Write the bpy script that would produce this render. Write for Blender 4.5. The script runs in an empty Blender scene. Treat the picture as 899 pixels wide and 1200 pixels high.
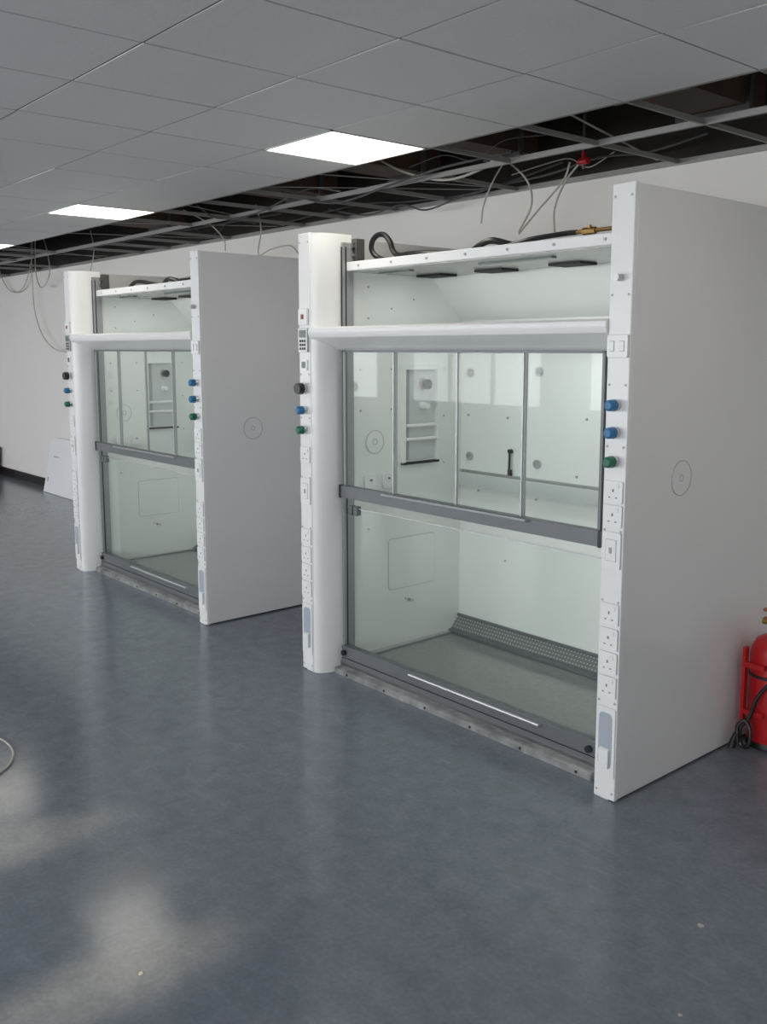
import bpy, math, random, bmesh
from mathutils import Vector, Matrix
random.seed(4)
col = bpy.context.scene.collection
S = 1.125
PI = math.pi
# ---------------------------------------------------------------- camera numbers
CH = 1.8; FPX = 1101.0; PPY = 560.0; TH = math.radians(7.8); YAW = math.radians(49.5)
def ray(u, v):
    x = (u-449.5)/FPX; y = (v-PPY)/FPX
    F = math.cos(TH)-y*math.sin(TH); d = y*math.cos(TH)+math.sin(TH)
    return Vector((-F*math.sin(YAW)+x*math.cos(YAW), F*math.cos(YAW)+x*math.sin(YAW), -d))
def PY(u, v, Y):
    r = ray(u, v); return Vector((0, 0, CH))+r*(Y/r.y)
def PZ(u, v, z):
    r = ray(u, v); return Vector((0, 0, CH))+r*((z-CH)/r.z)
# ---------------------------------------------------------------- materials
def mat(name, c, rough=.5, metal=0., var=.04, scale=6., spec=.5, bump=0., emit=None, es=0., coat=0.):
    m = bpy.data.materials.new(name); m.use_nodes = True
    nt = m.node_tree; b = nt.nodes['Principled BSDF']
    tc = nt.nodes.new('ShaderNodeTexCoord'); n = nt.nodes.new('ShaderNodeTexNoise')
    n.inputs['Scale'].default_value = scale; n.inputs['Detail'].default_value = 4
    nt.links.new(tc.outputs['Object'], n.inputs['Vector'])
    mx = nt.nodes.new('ShaderNodeMix'); mx.data_type = 'RGBA'
    mx.inputs[6].default_value = (*[max(0, k*(1-var*2)) for k in c], 1)
    mx.inputs[7].default_value = (*[min(1, k*(1+var)) for k in c], 1)
    nt.links.new(n.outputs['Fac'], mx.inputs[0]); nt.links.new(mx.outputs[2], b.inputs['Base Color'])
    b.inputs['Roughness'].default_value = rough; b.inputs['Metallic'].default_value = metal
    b.inputs['Specular IOR Level'].default_value = spec
    b.inputs['Coat Weight'].default_value = coat
    if bump:
        bp = nt.nodes.new('ShaderNodeBump'); bp.inputs['Strength'].default_value = bump
        bp.inputs['Distance'].default_value = .01
        nt.links.new(n.outputs['Fac'], bp.inputs['Height']); nt.links.new(bp.outputs[0], b.inputs['Normal'])
    if emit:
        b.inputs['Emission Color'].default_value = (*emit, 1); b.inputs['Emission Strength'].default_value = es
    return m
M = {}
M['white'] = mat('powder_white', (.86, .86, .86), .28, var=.01)
M['panel'] = mat('side_white', (.84, .835, .84), .18, var=.02, scale=1.5)
M['liner'] = mat('liner_white', (.86, .885, .85), .28, var=.01)
M['niche'] = mat('niche_shaded_white', (.62, .65, .64), .35, var=.01)  # liner white darkened to carry the shade inside the niche
M['band'] = mat('band_translucent_white', (.70, .735, .715), .25, var=.01)
M['socket'] = mat('socket_white', (.88, .88, .88), .3, var=.0)
M['rim'] = mat('plate_shadow_edge', (.56, .57, .58), .5)  # on wall plates: thin grey border painted as their shadow
M['pin'] = mat('pin_hole', (.20, .20, .21), .6)
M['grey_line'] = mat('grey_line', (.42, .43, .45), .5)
M['faint_line'] = mat('faint_line', (.58, .60, .58), .5)
M['dark'] = mat('dark', (.02, .02, .022), .5)
M['hole'] = mat('hole', (.015, .015, .016), .7)
M['alu'] = mat('anodised', (.17, .18, .19), .42, .3, var=.05)
M['track'] = mat('track_alu', (.36, .37, .38), .4, .3, var=.05)
M['alul'] = mat('aluminium', (.52, .53, .54), .38, .5, var=.04)
M['steel'] = mat('brushed_steel', (.47, .47, .46), .35, .4, var=.45, scale=14)
M['tray'] = mat('tray_grey', (.34, .35, .345), .14, .2, var=.12, scale=45)
M['roof'] = mat('roof_grey', (.45, .46, .45), .25, .3, var=.1)
M['recess'] = mat('recess_blue', (.42, .47, .53), .4)
M['blue'] = mat('knob_blue', (.02, .16, .36), .35)
M['green'] = mat('knob_green', (.01, .14, .08), .35)
M['black'] = mat('black_plastic', (.015, .015, .017), .35)
M['chrome'] = mat('chrome', (.6, .6, .6), .25, 1.)
M['brass'] = mat('brass', (.45, .28, .10), .4, .8, var=.1)
M['copper'] = mat('copper', (.5, .22, .12), .35, .8, var=.1)
M['lcd'] = mat('lcd', (.12, .16, .15), .3)
M['redled'] = mat('red_lamp', (.30, .07, .05), .4)
M['red'] = mat('red_paint', (.55, .015, .02), .28, var=.04)
M['dred'] = mat('dark_red', (.16, .02, .02), .5)
M['wall'] = mat('wall_paint', (.85, .83, .80), .7, var=.02, scale=1.2)
M['base'] = mat('baseboard_black', (.015, .015, .018), .4)
M['tile'] = mat('ceiling_tile', (.70, .70, .70), .6, var=.03, scale=60, bump=.08)
M['tbar'] = mat('tbar', (.33, .325, .315), .45, .2)
M['tgap'] = mat('tile_gap', (.13, .13, .13), .6)
M['soffit'] = mat('soffit', (.030, .025, .022), .9, var=.5, scale=2)
M['duct'] = mat('duct_brown', (.085, .05, .033), .7, var=.4, scale=5)
M['galv'] = mat('galvanised', (.13, .13, .13), .5, .4, var=.3)
M['cable'] = mat('cable_white', (.50, .48, .43), .5)
M['cableg'] = mat('cable_grey', (.05, .05, .05), .5)
M['board'] = mat('board_white', (.87, .88, .90), .4, var=.02)
M['light'] = mat('diffuser', (.9, .9, .88), .5, var=0, emit=(1., .94, .82), es=6.)
M['labelw'] = mat('label_cream', (.75, .70, .58), .5)
M['paper'] = mat('paper_scrap', (.5, .48, .45), .8)

def glass(name, tint):
    m = bpy.data.materials.new(name); m.use_nodes = True
    nt = m.node_tree; nt.nodes.clear(); L = nt.links.new
    o = nt.nodes.new('ShaderNodeOutputMaterial'); t = nt.nodes.new('ShaderNodeBsdfTransparent')
    g = nt.nodes.new('ShaderNodeBsdfGlossy'); g.inputs['Roughness'].default_value = .02
    lw = nt.nodes.new('ShaderNodeLayerWeight'); lw.inputs['Blend'].default_value = .5
    p = nt.nodes.new('ShaderNodeMath'); p.operation = 'POWER'; p.inputs[1].default_value = 5.; L(lw.outputs['Facing'], p.inputs[0])
    q = nt.nodes.new('ShaderNodeMath'); q.operation = 'MULTIPLY_ADD'; q.inputs[1].default_value = .6; q.inputs[2].default_value = .013; L(p.outputs[0], q.inputs[0])
    n = nt.nodes.new('ShaderNodeTexNoise'); n.inputs['Scale'].default_value = 2.
    mx = nt.nodes.new('ShaderNodeMix'); mx.data_type = 'RGBA'
    mx.inputs[6].default_value = (*tint, 1); mx.inputs[7].default_value = (*[k*.98 for k in tint], 1)
    L(n.outputs['Fac'], mx.inputs[0]); L(mx.outputs[2], t.inputs['Color'])
    s = nt.nodes.new('ShaderNodeMixShader')
    L(q.outputs[0], s.inputs[0]); L(t.outputs[0], s.inputs[1]); L(g.outputs[0], s.inputs[2])
    L(s.outputs[0], o.inputs[0])
    return m
M['glass'] = glass('green_tint_glass', (.968, .986, .976))

def floor_mat():
    m = bpy.data.materials.new('vinyl_floor'); m.use_nodes = True
    nt = m.node_tree; b = nt.nodes['Principled BSDF']; L = nt.links.new
    tc = nt.nodes.new('ShaderNodeTexCoord')
    def noise(s, d, dist=0, src=None):
        n = nt.nodes.new('ShaderNodeTexNoise'); n.inputs['Scale'].default_value = s
        n.inputs['Detail'].default_value = d; n.inputs['Distortion'].default_value = dist
        L(src or tc.outputs['Object'], n.inputs['Vector']); return n
    def ramp(src, a, b_, c0, c1):
        r = nt.nodes.new('ShaderNodeValToRGB'); r.color_ramp.elements[0].position = a; r.color_ramp.elements[1].position = b_
        r.color_ramp.elements[0].color = (*c0, 1); r.color_ramp.elements[1].color = (*c1, 1); L(src, r.inputs[0]); return r
    def mul(a, b_):
        mu = nt.nodes.new('ShaderNodeMix'); mu.data_type = 'RGBA'; mu.blend_type = 'MULTIPLY'; mu.inputs[0].default_value = 1
        L(a, mu.inputs[6]); L(b_, mu.inputs[7]); return mu.outputs[2]
    n2 = noise(11, 10, .5); n3 = noise(60, 6)
    mp = nt.nodes.new('ShaderNodeMapping'); mp.inputs['Scale'].default_value = (3, 22, 1); mp.inputs['Rotation'].default_value = (0, 0, .7)
    L(tc.outputs['Object'], mp.inputs[0]); n4 = noise(1.5, 6, .3, mp.outputs[0])
    r1 = ramp(n2.outputs['Fac'], .28, .74, (.155, .183, .220), (.208, .238, .278))
    r3 = ramp(n3.outputs['Fac'], .3, .7, (.90, .90, .90), (1.08, 1.08, 1.08))
    r4 = ramp(n4.outputs['Fac'], .60, .75, (1, 1, 1), (1.14, 1.14, 1.13))
    L(mul(mul(r1.outputs[0], r3.outputs[0]), r4.outputs[0]), b.inputs['Base Color'])
    b.inputs['Roughness'].default_value = .17
    return m
M['floor'] = floor_mat()

def perf_mat():
    m = bpy.data.materials.new('perforated'); m.use_nodes = True
    nt = m.node_tree; b = nt.nodes['Principled BSDF']; L = nt.links.new
    tc = nt.nodes.new('ShaderNodeTexCoord'); sp = nt.nodes.new('ShaderNodeSeparateXYZ'); L(tc.outputs['Object'], sp.inputs[0])
    def ma(op, a, b_=None):
        n = nt.nodes.new('ShaderNodeMath'); n.operation = op
        for i, q in enumerate((a, b_)):
            if q is None: continue
            if isinstance(q, (int, float)): n.inputs[i].default_value = q
            else: L(q, n.inputs[i])
        return n.outputs[0]
    fx = ma('SUBTRACT', ma('FRACT', ma('MULTIPLY', sp.outputs[0], 46.)), .5)
    fz = ma('SUBTRACT', ma('FRACT', ma('MULTIPLY', sp.outputs[2], 60.)), .5)
    d = ma('ADD', ma('MULTIPLY', fx, fx), ma('MULTIPLY', ma('MULTIPLY', fz, fz), 1.8))
    k = ma('LESS_THAN', d, .07)
    mx = nt.nodes.new('ShaderNodeMix'); mx.data_type = 'RGBA'
    mx.inputs[6].default_value = (.17, .18, .18, 1); mx.inputs[7].default_value = (.42, .44, .43, 1)
    L(k, mx.inputs[0]); L(mx.outputs[2], b.inputs['Base Color']); b.inputs['Roughness'].default_value = .4
    return m
M['perf'] = perf_mat()

# ---------------------------------------------------------------- mesh builder
class MB:
    def __init__(s, *mats): s.v = []; s.f = []; s.m = []; s.mats = mats
    def add(s, vs, fs, m=0):
        o = len(s.v); s.v += [tuple(p) for p in vs]
        for f in fs: s.f.append([i+o for i in f]); s.m.append(m)
        return s
    def box(s, x0, x1, y0, y1, z0, z1, m=0):
        vs = [(x0,y0,z0),(x1,y0,z0),(x1,y1,z0),(x0,y1,z0),(x0,y0,z1),(x1,y0,z1),(x1,y1,z1),(x0,y1,z1)]
        return s.add(vs, [(0,3,2,1),(4,5,6,7),(0,1,5,4),(1,2,6,5),(2,3,7,6),(3,0,4,7)], m)
    def rbox(s, x0, x1, y0, y1, z0, z1, r, axis='y', m=0, n=5):
        if axis == 'y': a0, a1, e0, e1 = x0, x1, y0, y1
        else: a0, a1, e0, e1 = y0, y1, x0, x1
        pr = []
        for cx, cz, t0 in ((a1-r, z1-r, 0), (a0+r, z1-r, 90), (a0+r, z0+r, 180), (a1-r, z0+r, 270)):
            for k in range(n+1):
                t = math.radians(t0+90*k/n); pr.append((cx+r*math.cos(t), cz+r*math.sin(t)))
        if axis == 'y': vs = [(p, e0, q) for p, q in pr]+[(p, e1, q) for p, q in pr]
        else: vs = [(e0, p, q) for p, q in pr]+[(e1, p, q) for p, q in pr]
        N = len(pr)
        return s.add(vs, [tuple(range(N)), tuple(range(2*N-1, N-1, -1))]+[(i, i+N, (i+1) % N+N, (i+1) % N) for i in range(N)], m)
    def prism(s, pr, axis, a, b, m=0):
        N = len(pr)
        if axis == 'z': mk = lambda p, t: (p[0], p[1], t)
        elif axis == 'x': mk = lambda p, t: (t, p[0], p[1])
        else: mk = lambda p, t: (p[0], t, p[1])
        vs = [mk(p, a) for p in pr]+[mk(p, b) for p in pr]
        return s.add(vs, [tuple(range(N-1, -1, -1)), tuple(range(N, 2*N))]+[(i, (i+1) % N, (i+1) % N+N, i+N) for i in range(N)], m)
    def cyl(s, p0, p1, r0, r1=None, n=18, m=0):
        p0 = Vector(p0); p1 = Vector(p1); r1 = r0 if r1 is None else r1
        a = (p1-p0).normalized(); e = a.orthogonal().normalized(); g = a.cross(e)
        vs = [p0+(e*math.cos(2*PI*i/n)+g*math.sin(2*PI*i/n))*r0 for i in range(n)]+[p1+(e*math.cos(2*PI*i/n)+g*math.sin(2*PI*i/n))*r1 for i in range(n)]
        return s.add(vs, [tuple(range(n-1, -1, -1)), tuple(range(n, 2*n))]+[(i, (i+1) % n, (i+1) % n+n, i+n) for i in range(n)], m)
    def ring(s, c, a, r0, r1, t, n=32, m=0):
        c = Vector(c); a = Vector(a).normalized(); e = a.orthogonal().normalized(); g = a.cross(e); vs = []
        for rr, h in ((r0, 0), (r1, 0), (r1, t), (r0, t)):
            vs += [c+a*h+(e*math.cos(2*PI*i/n)+g*math.sin(2*PI*i/n))*rr for i in range(n)]
        fs = []
        for k in range(4):
            for i in range(n):
                j = (i+1) % n; fs.append((k*n+i, k*n+j, ((k+1) % 4)*n+j, ((k+1) % 4)*n+i))
        return s.add(vs, fs, m)
    def lathe(s, c, pr, n=28, m=0):
        c = Vector(c); vs = []
        for r, z in pr: vs += [c+Vector((r*math.cos(2*PI*i/n), r*math.sin(2*PI*i/n), z)) for i in range(n)]
        fs = [tuple(range(n-1, -1, -1)), tuple(range((len(pr)-1)*n, len(pr)*n))]
        for k in range(len(pr)-1):
            for i in range(n):
                j = (i+1) % n; fs.append((k*n+i, k*n+j, (k+1)*n+j, (k+1)*n+i))
        return s.add(vs, fs, m)
    def tube(s, pts, r, n=8, sub=8, m=0):
        P = [Vector(p) for p in pts]; Q = [P[0]*2-P[1]]+P+[P[-1]*2-P[-2]]; C = []
        for i in range(1, len(Q)-2):
            for k in range(sub):
                t = k/sub; a, b, c, d = Q[i-1], Q[i], Q[i+1], Q[i+2]
                C.append(.5*((2*b)+(c-a)*t+(2*a-5*b+4*c-d)*t*t+(3*b-a-3*c+d)*t**3))
        C.append(P[-1]); vs = []; up = None
        for i, p in enumerate(C):
            t = (C[min(i+1, len(C)-1)]-C[max(i-1, 0)]).normalized()
            if up is None: up = t.orthogonal().normalized()
            up = (up-t*up.dot(t)).normalized(); g = t.cross(up)
            vs += [p+(up*math.cos(2*PI*k/n)+g*math.sin(2*PI*k/n))*r for k in range(n)]
        fs = [tuple(range(n-1, -1, -1)), tuple(range((len(C)-1)*n, len(C)*n))]
        for i in range(len(C)-1):
            for k in range(n):
                j = (k+1) % n; fs.append((i*n+k, i*n+j, (i+1)*n+j, (i+1)*n+k))
        return s.add(vs, fs, m)
    def mesh(s, name, sc=1.):
        me = bpy.data.meshes.new(name); me.from_pydata([(a*sc, b*sc, c*sc) for a, b, c in s.v], [], s.f)
        for q in s.mats: me.materials.append(M[q])
        for i, p in enumerate(me.polygons): p.material_index = s.m[i]; p.use_smooth = True
        bm = bmesh.new(); bm.from_mesh(me); bmesh.ops.recalc_face_normals(bm, faces=bm.faces); bm.to_mesh(me); bm.free()
        me.set_sharp_from_angle(angle=math.radians(35))
        return me
    def build(s, name, parent=None, sc=1., bev=0., label=None):
        o = bpy.data.objects.new(name, s.mesh(name, sc)); col.objects.link(o)
        if parent: o.parent = parent
        if bev:
            b = o.modifiers.new('b', 'BEVEL'); b.width = bev; b.segments = 2; b.limit_method = 'ANGLE'
        if label: o['label'] = label
        return o
def tag(o, label, cat, group=None):
    o['label'] = label; o['category'] = cat
    if group: o['group'] = group
    return o
def thing(name, label, cat, loc=(0, 0, 0), group=None):
    o = bpy.data.objects.new(name, None); o.empty_display_size = .1; col.objects.link(o); o.location = loc
    return tag(o, label, cat, group)
def struct(o): o['kind'] = 'structure'; return o

# ---------------------------------------------------------------- room
WY = 4.6; X0 = -18.; X1 = 4.; YF = -5.; ZC = 2.78; ZS = 3.4
struct(MB('floor').box(X0, X1, YF, WY, -.1, 0).build('floor'))
struct(MB('wall', 'soffit').box(X0-.15, X1+.15, WY, WY+.15, -.1, ZC).box(X0-.15, X1+.15, WY, WY+.15, ZC, ZS, 1).build('wall_back'))
struct(MB('wall').box(X0-.15, X0, YF, WY, -.1, ZS).build('wall_left'))
struct(MB('wall').box(X1, X1+.15, YF, WY, -.1, ZS).build('wall_right'))
wins = [(-16.5+3.9*k, -16.5+3.9*k+3.1) for k in range(5)]
wf = MB('wall').box(X0-.15, X1+.15, YF-.15, YF, -.1, .85).box(X0-.15, X1+.15, YF-.15, YF, 2.45, ZS)
e = X0-.15
for a, b in wins: wf.box(e, a, YF-.15, YF, .85, 2.45); e = b
wf.box(e, X1+.15, YF-.15, YF, .85, 2.45)
struct(wf.build('wall_front'))
for i, (a, b) in enumerate(wins):
    w = MB('white')
    for z in (.85, 2.41): w.box(a, b, YF-.08, YF-.03, z, z+.04)
    for t in range(4):
        x = a+(b-a-.05)*t/3; w.box(x, x+.05, YF-.08, YF-.03, .85, 2.45)
    struct(w.build('window_%d' % (i+1)))
struct(MB('soffit').box(X0-.15, X1+.15, YF-.15, WY+.15, ZS, ZS+.1).build('ceiling'))
struct(MB('base').box(X0, X1, WY-.015, WY, 0, .11).build('baseboard_back'))
# tile ceiling
TX = .57; TY = .6; GX = -3.505; GY = 3.285
lights = [(GX-TX, GX), (GX-6*TX, GX-5*TX), (GX-11*TX, GX-10*TX), (GX+4*TX, GX+5*TX)]
ct = MB('tile'); g = MB('tgap', 'tbar')
nx0 = int(math.ceil((GX-X0)/TX)); nx1 = int(math.ceil((X1-GX)/TX)); ny = int(math.ceil((GY-YF)/TY))
rt = random.Random(9)
for i in range(-nx0, nx1):
    a = GX+i*TX
    for j in range(ny):
        b = GY-(j+1)*TY
        if j == 0 and any(abs(a-l[0]) < .01 for l in lights): continue
        xa = max(a+.005, X0); xb = min(a+TX-.005, X1); ya = max(b+.005, YF); yb = b+TY-.005
        if xb-xa < .02: continue
        zz = [ZC+rt.uniform(-.0015, .0015) for _ in range(4)]
        ct.add([(xa, ya, zz[0]), (xb, ya, zz[1]), (xb, yb, zz[2]), (xa, yb, zz[3]), (xa, ya, ZC+.01), (xb, ya, ZC+.01), (xb, yb, ZC+.01), (xa, yb, ZC+.01)],
               [(0,3,2,1),(4,5,6,7),(0,1,5,4),(1,2,6,5),(2,3,7,6),(3,0,4,7)])
struct(ct.build('ceiling'))
for i in range(-nx0, nx1+1):
    a = GX+i*TX
    if X0 < a < X1: g.box(a-.012, a+.012, YF, GY, ZC+.004, ZC+.03)
for j in range(ny+1):
    b = GY-j*TY
    if b > YF: g.box(X0, X1, b-.012, b+.012, ZC+.004, ZC+.03)
struct(g.build('trim_1'))
# open grid along the wall
tb = MB('tbar')
def tee_x(y, z=ZC): tb.box(X0, X1, y-.009, y+.009, z, z+.003); tb.box(X0, X1, y-.0015, y+.0015, z, z+.03)
def tee_y(x, a, b, z=ZC): tb.box(x-.007, x+.007, a, b, z+.001, z+.004); tb.box(x-.0015, x+.0015, a, b, z, z+.026)
tee_x(GY+.005); tee_x(GY+TY)
tb.box(X0, X1, WY-.03, WY, ZC-.002, ZC+.003); tb.box(X0, X1, WY-.004, WY, ZC-.002, ZC+.03)
for i in range(-nx0, nx1):
    a = GX+i*TX
    if a < X0 or a > X1: continue
    q = random.random()
    if q > .25 or i in (1,): tee_y(a, GY+TY, WY)
    if q < .75 or i in (3,): tee_y(a, GY, GY+TY)
for (x, dx) in ((-1.6, .5), (-2.7, -.35), (-4.6, .4), (-5.2, .9), (-6.1, -.5), (-7.4, .7), (-8.3, .5), (-9.6, -.6), (-10.4, .4)):
    tb.prism([(x, GY+.02), (x+.014, GY+.02), (x+dx+.014, WY-.05), (x+dx, WY-.05)], 'z', ZC+.031, ZC+.034)
struct(tb.build('trim_2'))

lab = ['square lit ceiling panel over the nearer fume cupboard, largest in view',
       'lit ceiling panel second along the row, over the farther cupboard',
       'small lit ceiling panel at far left, farthest down the row',
       'lit ceiling panel nearest the camera end of the row, above the bare floor']
for (a, b), l in zip(lights, lab):
    t = thing('ceiling_light', l, 'ceiling light', ((a+b)/2, GY-TY/2, ZC))
    w = TX/2-.004; d = TY/2-.004
    MB('tile').box(-w, w, -d, -d+.012, -.004, .03).box(-w, w, d-.012, d, -.004, .03).box(-w, -w+.012, -d, d, -.004, .03).box(w-.012, w, -d, d, -.004, .03).build('frame', t)
    MB('light').box(-w+.012, w-.012, -d+.012, d-.012, .0, .012).build('diffuser', t)

# void services
def duct(name, label, cat, mats, fn):
    o = fn(MB(*mats)).build(name); tag(o, label, cat); return o
duct('cable_tray', 'long grey steel cable tray running through the open ceiling void', 'cable tray', ['galv'],
     lambda m: [m.box(X0+.1, X1-.1, 3.62, 3.625, 3.16, 3.19), m.box(X0+.1, X1-.1, 3.83, 3.835, 3.16, 3.19), [m.box(x*.3, x*.3+.03, 3.62, 3.835, 3.16, 3.166) for x in range(-59, 13)]][0])
duct('pipe', 'thick dark pipe running along the void close to the back wall', 'pipe', ['galv'],
     lambda m: m.cyl((X0+.1, 4.5, 3.36), (X1-.1, 4.5, 3.36), .04, n=14))
for k, (x, w, l) in enumerate([(-1.3, .5, 'dark boxed duct in the void at the top right corner'), (-2.55, .35, 'brown rusty duct branch in the void above the nearer cupboard right end'),
                            (-3.9, .25, 'narrow brown duct branch in the void beside the nearest lit panel'),
                            (-4.75, .30, 'brown duct branch in the void above the nearer cupboard left end'),
                            (-5.9, .4, 'wide brown duct branch in the void between the two cupboards'),
                            (-8.2, .35, 'brown duct branch in the void beyond the farther cupboard')]):
    t = thing('duct', l, 'duct', (x, 3.42, 2.93), 'duct branches in the open ceiling void')
    MB('duct').box(-w/2, w/2, 0, 1.0, .0, .18).build('body', t)
    for y in (.3, .82): MB('galv').box(-w/2-.02, w/2+.02, y, y+.03, -.02, .20).build('flange', t)
    for y in (.1, .95): MB('galv').box(-w/2-.01, -w/2, y, y+.02, .1, ZS-2.93).build('hanger', t)
o = MB('galv').box(X0, X1, 3.9, 4.05, 3.25, ZS).build('beam'); tag(o, 'dark steel beam running under the slab in the ceiling void', 'beam')

def cable(pts, r, label, m='cable', Y=4.2, group='loose cables hanging from the open ceiling grid'):
    P = [PY(p[0], p[1], p[2] if len(p) > 2 else Y) for p in pts]
    o = MB(m).tube(P, r*.72, 6, 6); c = P[0]
    o.v = [(a-c.x, b-c.y, z-c.z) for a, b, z in o.v]
    ob = o.build('cable'); ob.location = c
    tag(ob, label, 'cable', group)
cable([(36, 278), (38, 330), (41, 365), (50, 393), (64, 409), (80, 413)], .009, 'long pale cable drooping from the grid to the farther cupboard left post', Y=4.5)
cable([(-6, 290), (2, 325), (14, 342), (28, 336), (37, 305), (38, 278)], .009, 'pale cable loop hanging at the far left edge of the ceiling', Y=4.55)
cable([(41, 277), (42, 320), (49, 337), (58, 322), (56, 298), (50, 276)], .009, 'narrow teardrop cable loop hanging left of the farther cupboard', Y=4.45)
cable([(106, 270), (110, 294), (106, 318)], .007, 'short pale cable dangling just above the farther cupboard left post', Y=4.4)
cable([(215, 246), (245, 262), (262, 280), (264, 294)], .007, 'thin cable dropping beside the farther cupboard grey side panel top', Y=4.1)
cable([(300, 240), (306, 268), (303, 298), (318, 292), (340, 288), (352, 300)], .008, 'pale cable dropping between the two cupboards and curling over', Y=4.4)
cable([(440, 185), (475, 202), (520, 211), (560, 200), (585, 183)], .010, 'thick pale cable slung in a swag below the void beside the lit panel', Y=3.9)
cable([(592, 188), (578, 212), (567, 240), (564, 262)], .007, 'straight thin cable dropping behind the nearer cupboard top', Y=4.3)
cable([(560, 165), (596, 190), (618, 212), (623, 240), (608, 272)], .008, 'curved pale cable bowing out and down to the nearer cupboard top', Y=4.2)
cable([(668, 190), (660, 212), (632, 245), (608, 274)], .008, 'pale cable sweeping diagonally from the red valve to the cupboard top', Y=4.3)
cable([(680, 190), (662, 214), (650, 245), (650, 272)], .008, 'pale cable falling almost straight below the red valve', Y=4.35)
cable([(330, 262), (420, 240), (480, 236), (560, 225), (660, 190)], .008, 'dark cable running loosely along the wall under the open grid', 'cableg', Y=4.5)
cable([(-40, 308), (90, 292), (180, 276), (260, 262), (330, 250)], .01, 'dark cable sagging along the grid above the farther cupboard', 'cableg', Y=4.15)
cable([(330, 225), (390, 238), (460, 216), (520, 196), (600, 178)], .01, 'thick black cable lying along the void left of the swag', 'cableg', Y=3.8)
cable([(560, 222), (640, 205), (700, 185), (760, 178), (830, 156)], .009, 'black cable trailing through the void at upper right', 'cableg', Y=4.45)
cable([(480, 196), (520, 182), (556, 188), (590, 165), (640, 158)], .004, 'thin dark cable looping loosely in the void above the swag', 'cableg', Y=3.75)
cable([(600, 205), (640, 192), (668, 186), (690, 196), (720, 178)], .005, 'thin pale cable crossing behind the red valve', 'cable', Y=4.5)
cable([(230, 240), (255, 256), (300, 250), (360, 222), (400, 224)], .008, 'thin black cable curling above the gap between cupboards', 'cableg', Y=3.7)
cable([(385, 245), (430, 252), (470, 240), (500, 246), (545, 228)], .008, 'dark cable drooping below the grid over the nearer cupboard left end', 'cableg', Y=4.4)
cable([(225, 262), (238, 276), (256, 272), (270, 258), (300, 262)], .008, 'dark cable loop drooping over the farther cupboard right end', 'cableg', Y=4.4)
p = PY(684, 189, 4.35)
t = thing('sprinkler_valve', 'small red valve fitting hanging in the void near the wall', 'valve', p)
MB('red').cyl((-.03, 0, 0), (.03, 0, 0), .018).cyl((0, 0, 0), (0, 0, .05), .012).build('body', t)
MB('galv').cyl((0, 0, .05), (0, 0, ZS-p.z), .008, n=10).build('pipe', t)
MB('galv').cyl((0, 0, -.04), (0, 0, 0), .008, .014).build('outlet', t)

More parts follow.
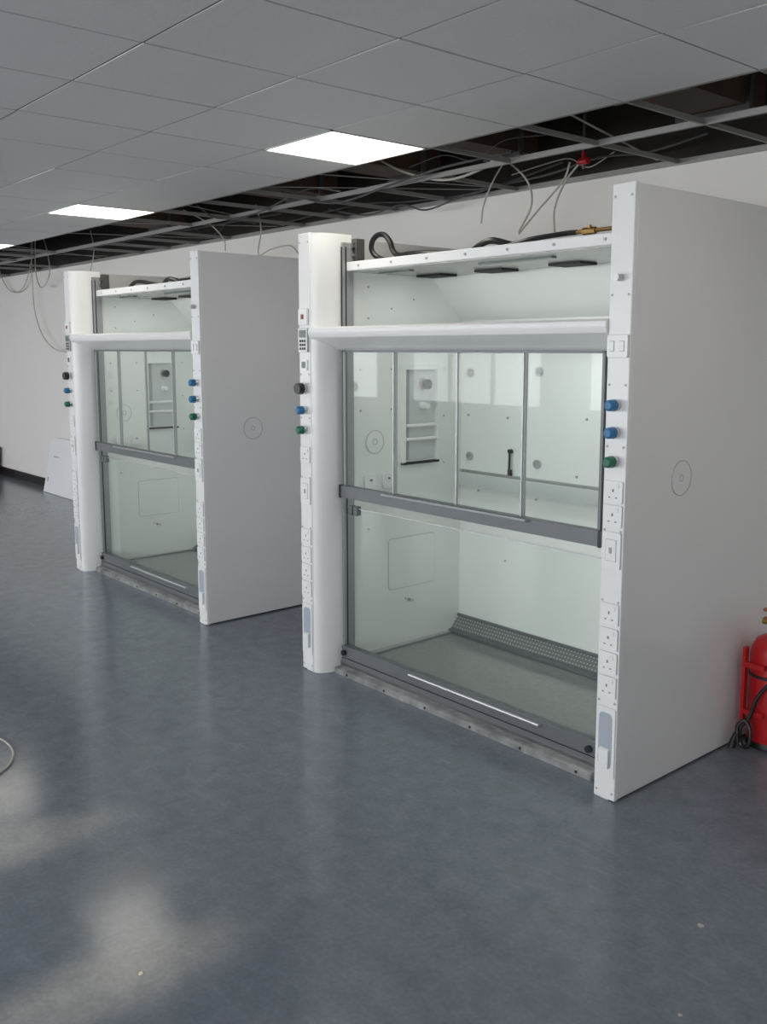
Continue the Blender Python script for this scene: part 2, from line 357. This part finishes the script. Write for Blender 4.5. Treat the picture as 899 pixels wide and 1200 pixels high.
# ---------------------------------------------------------------- fume cupboard (built in 1/1.125 units)
W = 1.89; D = 1.24; H = 2.14; IL = .158; IR = W-.172; BV = .95; SW = .09
def K(mb, name, par, bev=0., label=None): return mb.build(name, par, S, bev, label)
SCREW_F = MB('grey_line').cyl((0, -.0015, 0), (0, .001, 0), .0045, n=10).mesh('screw', S)
SCREW_R = MB('grey_line').cyl((0, -.006, 0), (0, .001, 0), .006, n=10).mesh('screw', S)
SCREW_X = MB('grey_line').cyl((-.001, 0, 0), (.003, 0, 0), .005, n=10).mesh('screw', S)
BOLT = MB('dark').cyl((0, -.003, 0), (0, .002, 0), .006, n=10).mesh('bolt', S)
def studs(me, pts, par):
    for p in pts:
        o = bpy.data.objects.new(me.name.split('.')[0], me); col.objects.link(o); o.parent = par
        o.location = [c*S for c in p]
def make_hood():
    t = thing('fume_cupboard', 'x', 'fume cupboard')
    K(MB('panel').box(W-.025, W, .02, D, .008, H), 'side_panel', t, .003)
    K(MB('panel').box(0, .025, .02, D, .008, H), 'side_panel', t, .003)
    for (a, b) in ((0, SW), (W-SW, W)):
        st = K(MB('white').box(a, b, 0, .022, .004, H+.003), 'service_strip', t, .004)
        studs(SCREW_F, [(x, 0, z) for z in (.03, .10, .365, .73, .98, 1.27, 1.48, 1.78, 2.1) for x in (a+.012, b-.012)], st)
    pr = [(.03, .004)]+[(SW+.066*math.sin(math.radians(x)), .134-.13*math.cos(math.radians(x))) for x in range(0, 91, 9)]+[(IL, .2), (.03, .2)]
    K(MB('white').prism(pr, 'z', .0, H), 'post', t)
    pr = [(W-.03, .004), (W-SW, .006), (W-.108, .03), (W-.13, .07), (W-.152, .105), (W-.17, .134), (W-.172, .2), (W-.03, .2)]
    K(MB('white').prism(pr, 'z', .0, H), 'post', t)
    pr = [(.0, 1.703), (-.012, 1.695), (-.014, 1.675), (-.006, 1.655), (.02, 1.64), (.06, 1.625), (.09, 1.61), (.115, 1.595), (.135, 1.595), (.135, 1.703)]
    K(MB('white').prism(pr, 'x', SW+.001, W-SW-.001), 'header', t)
    rl = K(MB('white').box(IL, IR, .16, .19, 1.968, 2.01), 'top_rail', t, .003)
    studs(SCREW_R, [(.26+k*.233, .162, 1.989) for k in range(7)], rl)
    for x in (IL, IR-.014):
        tr = K(MB('track').box(x, x+.014, .135, .20, .10, 2.10), 'sash_track', t)
        K(MB('dark').box(x+.004, x+.010, .132, .136, 1.70, 2.08), 'groove', tr)
        K(MB('dark').box(x+.0135, x+.0145, .150, .158, .13, 2.08), 'groove', tr)
    br = K(MB('galv', 'dark').box(IL, .195, .20, .25, 2.01, 2.12).box(IL+.01, .185, .196, .20, 2.03, 2.10, 1), 'pulley_bracket', t)
    for z in (2.085, 2.045): K(MB('chrome').cyl((.176, .185, z), (.176, .2, z), .011), 'bolt', br)
    lw = K(MB('liner').box(IL-.02, IL+.003, .2, D-.04, .03, 1.97), 'liner_wall', t)
    K(MB('liner').box(IR-.003, W-.15, .2, D-.04, .03, 1.97), 'liner_wall', t)
    rf = K(MB('roof').box(IL-.02, W-.15, .19, D-.04, 1.965, 1.985), 'roof_panel', t)
    for u in (.32, .72, 1.16, 1.55):
        K(MB('hole').box(u-.085, u+.085, .55, .665, 1.954, 1.966), 'vent_slot', rf)
    for a, b in ((.24, .46), (.9, 1.3)): K(MB('lcd').box(a, b, .30, .33, 1.958, 1.966), 'light_slot', rf)
    x0, x1 = IL, IR
    K(MB('liner').prism([(.73, 1.966), (.95, 1.75), (.97, 1.75), (.75, 1.966)], 'x', x0, x1), 'sloped_baffle', t)
    ub = K(MB('liner').box(x0, x1, BV, BV+.015, .955, 1.75), 'upper_baffle', t)
    lb = K(MB('liner').box(x0, x1, BV, BV+.015, .12, .915), 'lower_baffle', t)
    K(MB('band').box(x0, x1, BV-.012, BV-.002, .865, .940), 'baffle_band', t)
    K(MB('faint_line').box(x0, x1, BV+.02, BV+.03, .10, 1.75), 'plenum_back', t)
    K(MB('perf').prism([(.890, .070), (.944, .132), (.951, .132), (.897, .070)], 'x', x0, x1), 'perforated_strip', t)
    K(MB('alu').box(x0, x1, .938, .950, .132, .146), 'strip_edge', t)
    K(MB('alu').prism([(.868, .052), (.868, .066), (.890, .074), (.896, .074), (.896, .052)], 'x', x0, x1), 'strip_ledge', t)
    for (u, z) in ((.235, 1.475), (.235, 1.03), (.705, 1.49), (.705, 1.03), (1.18, 1.49), (1.18, 1.03), (1.59, 1.49), (1.59, 1.03)):
        K(MB('chrome').ring((u, BV, z), (0, -1, 0), .012, .023, .012, 20), 'lattice_boss', ub)
        K(MB('grey_line').cyl((u, BV, z), (u, BV-.008, z), .0125), 'boss_centre', ub)
    K(MB('black').cyl((.53, BV-.002, 1.08), (.53, BV-.02, 1.08), .012).cyl((.53, BV-.015, 1.08), (.53, BV-.018, .98), .006).cyl((.53, BV-.012, .985), (.53, BV-.012, .955), .012), 'hook', ub)
    studs(SCREW_R, [(u, BV, z) for (u, z) in ((.4, 1.62), (.9, 1.62), (1.4, 1.62), (.5, 1.25), (1.0, 1.27), (1.45, 1.25), (.95, .99), (1.5, .99), (.22, 1.7), (.22, 1.25))], ub)
    studs(SCREW_R, [(u, BV, z) for (u, z) in ((.3, .85), (.7, .85), (1.1, .85), (1.5, .85), (.5, .5), (1.3, .5))], lb)
    q = IL+.003
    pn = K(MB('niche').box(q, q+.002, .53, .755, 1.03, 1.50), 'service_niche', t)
    K(MB('liner').box(q, q+.022, .515, .532, 1.015, 1.515), 'surround', pn)
    K(MB('liner').box(q, q+.022, .753, .768, 1.015, 1.515), 'surround', pn)
    K(MB('liner').box(q, q+.022, .532, .753, 1.497, 1.515), 'surround', pn)
    K(MB('hole').box(q, q+.024, .515, .768, 1.010, 1.022), 'surround', pn, label='dark bottom edge of the niche')
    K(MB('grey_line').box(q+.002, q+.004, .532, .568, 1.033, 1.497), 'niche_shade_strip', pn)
    K(MB('chrome').cyl((q+.002, .67, 1.42), (q+.025, .67, 1.42), .035), 'gauge', pn)
    K(MB('black').cyl((q+.025, .67, 1.42), (q+.04, .67, 1.42), .026), 'gauge_dial', pn)
    K(MB('socket').cyl((q+.002, .66, 1.31), (q+.05, .66, 1.31), .020, .015), 'outlet', pn)
    for z in (1.21, 1.14): K(MB('socket').cyl((q+.020, .535, z), (q+.020, .75, z), .009), 'rod', pn)
    K(MB('liner', 'grey_line').cyl((q, .34, 1.14), (q+.003, .34, 1.14), .058, n=32).ring((q+.003, .34, 1.14), (1, 0, 0), .0565, .059, .001, 36, 1).ring((q+.003, .34, 1.14), (1, 0, 0), .013, .016, .001, 20, 1), 'port_cover', lw)
    K(MB('liner', 'grey_line').rbox(q, q+.002, .43, .76, .36, .63, .02, 'x', 1).rbox(q+.001, q+.004, .4325, .7575, .3625, .6275, .018, 'x', 0), 'access_cover', lw)
    for v in (.27, .39): K(MB('socket', 'pin').rbox(q, q+.012, v, v+.075, .90, .975, .006, 'x').box(q+.011, q+.013, v+.03, v+.045, .945, .955, 1), 'socket', lw)
    studs(SCREW_X, [(q, v, z) for (v, z) in ((.25, 1.5), (.25, 1.3), (.45, 1.5), (.45, 1.3), (.82, 1.5), (.82, 1.25), (.82, 1.0), (.3, 1.9), (.6, 1.85), (.3, 1.75), (.55, .30), (.85, .7), (.3, .7), (.45, 1.8), (.6, .28))], lw)
    K(MB('chrome').cyl((q, .57, .29), (q+.015, .57, .29), .008), 'drain_nozzle', lw)
    K(MB('tray').box(IL-.02, W-.15, .12, .97, .02, .05), 'base_tray', t, .003)
    for bx_ in ((x0, x0+.03, .165, .93), (x1-.03, x1, .165, .93), (x0, x1, .14, .165)): K(MB('alul').box(*bx_, .05, .062), 'tray_edge', t, .003)
    th = K(MB('steel').prism([(.078, 0), (.078, .026), (.083, .030), (.13, .034), (.13, 0)], 'x', IL+.004, IR+.01), 'threshold', t)
    K(MB('alu').box(IL+.006, IR, .120, .130, .034, .072), 'threshold_rail', th)
    studs(BOLT, [(.26+.28*k, .078, .013) for k in range(6)], th)
    K(MB('panel').box(.025, W-.025, D-.03, D-.01, .01, 2.0), 'back_panel', t)
    us = K(MB('alu').box(.176, .188, .125, .145, .94, 1.60).box(W-.202, W-.19, .125, .145, .94, 1.60).box(.176, W-.19, .125, .145, 1.585, 1.598), 'upper_sash_frame', t)
    xs = [.186, .552, .950, 1.320, W-.200]
    for i in range(4):
        yy = .128 if i % 2 == 0 else .138
        K(MB('glass').box(xs[i], xs[i+1], yy, yy+.0012, .94, 1.585), 'sash_pane', us)
        for a in (xs[i], xs[i+1]-.006): K(MB('alul').box(a, a+.006, yy-.004, yy+.005, .94, 1.585), 'pane_edge', us)
    hb = K(MB('alu').box(IL+.006, W-.176, .112, .145, .884, .944), 'sash_bar', t, .002)
    K(MB('alul').prism([(.112, .928), (.092, .932), (.089, .936), (.091, .941), (.112, .938)], 'x', .50, 1.37), 'pull_handle', hb)
    for x in (IL+.007, W-.188): K(MB('black').box(x, x+.010, .109, .14, .882, .946), 'end_cap', hb)
    ls = K(MB('glass').box(.181, W-.195, .152, .1535, .13, .835), 'lower_sash_pane', t)
    K(MB('alul').box(.181, W-.195, .150, .1555, .831, .836), 'pane_edge', ls)
    for u in (.20, .24): K(MB('alu').box(u, u+.028, .138, .165, .80, .845), 'clip', ls, .003)
    bb = K(MB('alu').box(IL+.004, W-.176, .124, .165, .074, .134), 'lower_sash_bar', t, .002)
    K(MB('alul').prism([(.124, .114), (.104, .118), (.101, .122), (.103, .127), (.124, .124)], 'x', .68, 1.45), 'pull_handle', bb)
    for x in (.185, W-.205): K(MB('black').cyl((x, .110, .10), (x, .126, .10), .014), 'end_knob', bb)
    K(MB('panel', 'grey_line').cyl((W, .338, 1.138), (W+.003, .338, 1.138), .064, n=36).ring((W+.003, .338, 1.138), (1, 0, 0), .062, .065, .0008, 40, 1).ring((W+.003, .338, 1.138), (1, 0, 0), .010, .013, .0008, 20, 1), 'port_cover', t)
    def socket(cx, z):
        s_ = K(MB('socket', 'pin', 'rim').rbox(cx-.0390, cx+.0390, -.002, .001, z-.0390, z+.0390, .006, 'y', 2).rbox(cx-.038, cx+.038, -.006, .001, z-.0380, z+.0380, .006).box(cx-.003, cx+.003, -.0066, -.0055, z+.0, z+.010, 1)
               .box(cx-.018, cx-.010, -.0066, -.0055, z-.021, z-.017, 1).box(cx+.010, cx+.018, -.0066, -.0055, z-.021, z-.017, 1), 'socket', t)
        K(MB('socket').box(cx+.010, cx+.024, -.009, -.005, z+.014, z+.030), 'rocker', s_)
    def switch_box(cx, z0, z1):
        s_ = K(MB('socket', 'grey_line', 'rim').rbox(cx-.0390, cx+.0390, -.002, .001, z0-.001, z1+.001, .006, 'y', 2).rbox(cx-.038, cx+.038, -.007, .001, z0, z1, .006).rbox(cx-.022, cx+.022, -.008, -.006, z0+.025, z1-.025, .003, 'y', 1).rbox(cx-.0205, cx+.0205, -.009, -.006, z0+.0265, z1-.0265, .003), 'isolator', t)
        K(MB('grey_line').box(cx-.005, cx+.005, -.012, -.008, (z0+z1)/2-.010, (z0+z1)/2+.010), 'rocker', s_)
    def valve(cx, z, c):
        v_ = K(MB('chrome').cyl((cx, 0, z), (cx, -.018, z), .019, .015), 'valve', t)
        K(MB(c).cyl((cx, -.018, z), (cx, -.045, z), .021, .019, 12).cyl((cx, -.045, z), (cx, -.050, z), .019, .013, 12), 'knob', v_)
    def scoop(cx):
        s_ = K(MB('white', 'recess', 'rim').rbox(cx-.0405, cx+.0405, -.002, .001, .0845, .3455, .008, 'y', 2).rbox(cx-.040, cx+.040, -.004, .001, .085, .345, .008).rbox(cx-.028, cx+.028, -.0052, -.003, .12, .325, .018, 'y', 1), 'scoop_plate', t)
        K(MB('white').prism([(-.004, .12), (-.014, .125), (-.014, .19), (-.004, .195)], 'x', cx-.02, cx+.02), 'lip', s_)
    for cx, side in ((SW/2, 0), (W-SW/2, 1)):
        for z in (.6845, .595, .5085, .4214): socket(cx, z)
        switch_box(cx, .848, .975)
        scoop(cx)
        if side:
            socket(cx, 1.115); socket(cx, 1.031)
            valve(cx, 1.412, 'blue'); valve(cx, 1.319, 'blue'); valve(cx, 1.22, 'green')
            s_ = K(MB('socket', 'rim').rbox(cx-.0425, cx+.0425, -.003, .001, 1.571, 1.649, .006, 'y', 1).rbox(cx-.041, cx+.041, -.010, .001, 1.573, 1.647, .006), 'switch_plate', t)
            for d_ in (-.02, .02): K(MB('grey_line', 'socket').rbox(cx+d_-.009, cx+d_+.009, -.0112, -.009, 1.592, 1.628, .003).rbox(cx+d_-.0075, cx+d_+.0075, -.013, -.009, 1.594, 1.626, .003, 'y', 1), 'rocker', s_)
            K(MB('alul').cyl((cx, 0, 1.836), (cx, -.03, 1.836), .012), 'lock', t)
        else:
            socket(cx, 1.09)
            valve(cx, 1.308, 'blue'); valve(cx, 1.212, 'green')
            v_ = K(MB('chrome').cyl((cx, 0, 1.412), (cx, -.02, 1.412), .02), 'valve', t)
            K(MB('black').cyl((cx, -.02, 1.412), (cx, -.05, 1.412), .028, .026, 14), 'knob', v_)
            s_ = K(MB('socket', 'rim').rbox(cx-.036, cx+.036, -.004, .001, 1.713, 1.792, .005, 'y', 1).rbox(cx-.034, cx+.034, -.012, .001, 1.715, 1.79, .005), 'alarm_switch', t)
            K(MB('redled').box(cx-.009, cx+.009, -.016, -.011, 1.742, 1.764), 'lamp', s_)
            s_ = K(MB('alul').rbox(cx-.036, cx+.036, -.012, .001, 1.585, 1.70, .004), 'controller', t)
            K(MB('lcd').box(cx-.026, cx+.026, -.0135, -.011, 1.655, 1.69), 'display', s_)
            for i in range(3):
                for j in range(3): K(MB('dark').box(cx-.024+i*.018, cx-.012+i*.018, -.0135, -.011, 1.597+j*.018, 1.608+j*.018), 'key', s_)
            s_ = K(MB('socket').rbox(cx-.026, cx+.026, -.008, .001, 1.498, 1.55, .004), 'indicator', t)
            K(MB('lcd').box(cx-.015, cx+.015, -.0095, -.007, 1.51, 1.54), 'display', s_)
    zc = 2.0
    K(MB('black').tube([(.74, .38, zc), (.84, .34, zc+.03), (.95, .32, zc+.055), (1.05, .34, zc+.03), (1.10, .36, zc+.01)], .014, 8, 5), 'hose', t)
    K(MB('black').tube([(1.05, .30, zc+.02), (1.2, .28, zc+.035), (1.35, .30, zc+.045), (1.42, .30, 2.045)], .010, 8, 5), 'hose', t)
    gp = K(MB('brass').cyl((1.40, .30, 2.045), (W-.18, .30, 2.045), .008, n=10).cyl((1.6, .30, 1.985), (1.6, .30, 2.045), .008, n=10), 'gas_pipe', t)
    for u in (1.48, 1.62): K(MB('brass').cyl((u-.03, .30, 2.045), (u+.03, .30, 2.045), .014, n=6).cyl((u, .30, 2.045), (u, .30, 2.067), .008), 'coupling', gp)
    K(MB('cable').tube([(.3, .5, zc), (.8, .52, zc+.03), (1.2, .45, zc+.01), (1.7, .5, zc+.02)], .006, 6, 6), 'cable', t)
    return t
h1 = make_hood()
XR = -1.864
h1.location = ((XR-W)*S, 2.67*S, 0)
tag(h1, 'nearer and larger-looking white walk-in fume cupboard with glass sashes, right of centre', 'fume cupboard', 'white fume cupboards along the back wall')
def dup(o, par=None):
    c = o.copy(); col.objects.link(c)
    if par: c.parent = par
    for ch in list(o.children): dup(ch, c)
    return c
h2 = dup(h1)
h2.location = ((XR-W-2.845)*S, 2.67*S, 0)
h2['label'] = 'farther white walk-in fume cupboard at the left, partly behind the nearer one'
K(MB('black').tube([(1.0, .42, 2.0), (.75, .34, 2.015), (.58, .30, 2.03), (.46, .30, 2.035), (.385, .30, 2.035), (.345, .30, 2.06), (.325, .30, 2.10), (.285, .30, 2.135), (.235, .30, 2.140), (.195, .30, 2.115), (.188, .30, 2.075), (.215, .31, 2.04), (.27, .32, 2.022), (.33, .34, 2.008)], .013, 8, 5), 'hose', h1)
K(MB('black').tube([(1.0, .42, 2.0), (.8, .34, 2.02), (.62, .30, 2.05), (.50, .30, 2.055), (.40, .31, 2.03), (.30, .33, 2.008)], .013, 8, 5), 'hose', h2)

# ---------------------------------------------------------------- fire extinguisher
r = .103
ex = thing('fire_extinguisher', 'red fire extinguisher with black hose beside the cupboard side panel', 'fire extinguisher', (-1.965, 4.05, 0))
MB('red').lathe((0, 0, 0), [(r-.012, .01), (r-.002, .02), (r, .035), (r, .43), (r*.95, .465), (r*.75, .500), (r*.4, .52), (.022, .525), (.022, .54)]).build('body', ex)
MB('black').lathe((0, 0, 0), [(r-.008, 0), (r+.001, .004), (r+.001, .03), (r, .034)]).build('base_ring', ex)
MB('dark').lathe((0, 0, 0), [(r+.0004, .33), (r+.003, .332), (r+.003, .344), (r+.0004, .346)]).build('strap', ex)
MB('labelw').add([((r+.001)*math.cos(math.radians(a)), (r+.001)*math.sin(math.radians(a)), z) for z in (.17, .31) for a in range(-60, 21, 10)], [(i, i+1, i+10, i+9) for i in range(8)]).build('instruction_label', ex)
bk = MB('red').box(-.085, -.070, -.128, -.100, .12, .47).build('bracket_bar', ex)
for z in (.16, .38): MB('red').box(-.085, .02, -.126, -.100, z, z+.022).build('bracket_arm', bk)
vv = MB('brass').cyl((0, 0, .54), (0, 0, .60), .024).cyl((-.06, 0, .575), (.03, 0, .575), .016).build('valve', ex)
MB('copper').prism([(-.06, .622), (.03, .606), (.03, .618), (-.058, .634)], 'y', -.012, .012).build('lever', vv)
MB('copper').box(-.055, .02, -.012, .012, .585, .593).build('lever', vv)
MB('chrome', 'labelw').cyl((0, -.02, .575), (0, -.045, .575), .018).cyl((0, -.045, .575), (0, -.047, .575), .015, m=1).build('pressure_gauge', vv)
MB('black').tube([(.05, -.02, .575), (.09, -.07, .50), (.06, -.12, .36), (.0, -.135, .26), (-.03, -.14, .16), (-.065, -.15, .10), (-.055, -.16, .03), (-.02, -.16, .03), (-.015, -.155, .10), (-.045, -.15, .14), (-.07, -.17, .11), (-.06, -.18, .04)], .009, 8, 6).build('hose', ex)
MB('black').cyl((-.07, -.178, .08), (-.085, -.185, .015), .011, .018).build('nozzle', ex)
ex.location = (-1.975, 4.02, 0)

# ---------------------------------------------------------------- far left things
def board(x, w, h, y0, y1, label):
    o = MB('board', 'grey_line').box(0, w, 0, .018, 0, h).box(.06, .10, -.0012, 0, h*.2, h*.28, 1).box(.14, .30, -.0012, 0, h*.65, h*.67, 1).build('board', bev=.002)
    o.location = (x, y0, .004); o.rotation_euler = (-math.asin(min(.9, (y1-y0)/h)), 0, 0)
    tag(o, label, 'board', 'white boards leaning on the back wall')
bx = PZ(53, 580, 0)
board(bx.x-.30, 1.3, .70, WY-.20, WY-.045, 'front white board leaning on the wall beyond the farther cupboard')
board(bx.x-.42, 1.3, .64, WY-.12, WY-.03, 'slightly lower white board tucked behind the leaning front board')
b = PZ(5, 556, 0)
cr = thing('crate', 'dark red plastic bin by the wall, cut off at far left edge', 'bin', (b.x-.25, WY-.22, 0))
MB('dred').prism([(-.17, 0), (.17, 0), (.2, .38), (-.2, .38)], 'y', -.15, .15).build('body', cr)
MB('dark').box(-.215, .215, -.165, .165, .37, .40).build('rim', cr)
pts = [PZ(u, v, .006) for u, v in ((-30, 862), (-8, 864), (6, 869), (15, 880), (13, 893), (0, 905), (-20, 912))]
o = MB('cable').tube(pts, .005, 6, 6).build('cable'); tag(o, 'loose white cable curled on the floor at the left edge', 'cable')
for (u, v, l, sz) in ((821, 1085, 'small pale scrap on the floor below the nearer cupboard', .010), (165, 1141, 'small pale speck of debris on the floor bottom left', .007), (797, 1190, 'tiny white speck of debris at the bottom right of the floor', .006)):
    p = PZ(u, v, .0)
    o = MB('paper').prism([(sz*math.cos(a)*(1+.4*math.sin(a*3)), sz*math.sin(a)) for a in [k*PI/4 for k in range(8)]], 'z', 0, .002).build('debris')
    o.location = p; tag(o, l, 'debris')

# ---------------------------------------------------------------- light
def area(loc, rot, sx, sy, e, c):
    l = bpy.data.lights.new('lamp', 'AREA'); l.shape = 'RECTANGLE'; l.size = sx; l.size_y = sy; l.energy = e; l.color = c
    lo = bpy.data.objects.new('lamp', l); col.objects.link(lo); lo.location = loc; lo.rotation_euler = rot
for i, (a, b) in enumerate(wins):
    area(((a+b)/2, YF-.12, 1.65), (math.radians(90), 0, 0), b-a-.1, 1.5, 118, (.97, .985, 1.))
for h in (h1, h2):
    area((h.location.x+W*S/2, h.location.y+.40*S, 1.95*S), (math.radians(8), 0, 0), 1.3, .12, 3.0, (1., 1., .98))  # added fill light under each cupboard roof, brightens the interior
def spot(target, src, ang, e, c):
    l = bpy.data.lights.new('patch_spot', 'SPOT'); l.energy = e; l.color = c; l.spot_size = ang; l.spot_blend = 1.; l.shadow_soft_size = .05  # added spot lamp, lays a warm patch of light on the floor
    lo = bpy.data.objects.new('patch_spot', l); col.objects.link(lo); lo.location = src
    lo.rotation_euler = (Vector(target)-Vector(src)).to_track_quat('-Z', 'Y').to_euler()
t1 = PZ(126, 1150, 0); t2 = PZ(6, 995, 0)
spot(t1, (t1.x-.2, YF+.05, 2.4), math.radians(3.4), 2600, (1., .78, .52))
spot(t2, (t2.x-.2, YF+.05, 2.4), math.radians(3.4), 2200, (1., .78, .52))
w = bpy.data.worlds.new('World'); bpy.context.scene.world = w; w.use_nodes = True
bg = w.node_tree.nodes['Background']
sky = w.node_tree.nodes.new('ShaderNodeTexSky'); sky.sky_type = 'HOSEK_WILKIE'
sky.sun_direction = (.3, .6, .6)
w.node_tree.links.new(sky.outputs[0], bg.inputs[0]); bg.inputs['Strength'].default_value = .8

cam = bpy.data.cameras.new('Camera'); co = bpy.data.objects.new('Camera', cam); col.objects.link(co)
cam.sensor_fit = 'HORIZONTAL'; cam.sensor_width = 36; cam.lens = 36*FPX/899.; cam.shift_y = -(600-PPY)/899.
co.location = (0, 0, CH); co.rotation_euler = (PI/2-TH, 0, YAW); cam.clip_start = .05
bpy.context.scene.camera = co
vs = bpy.context.scene.view_settings
vs.view_transform = 'Standard'; vs.exposure = 0.
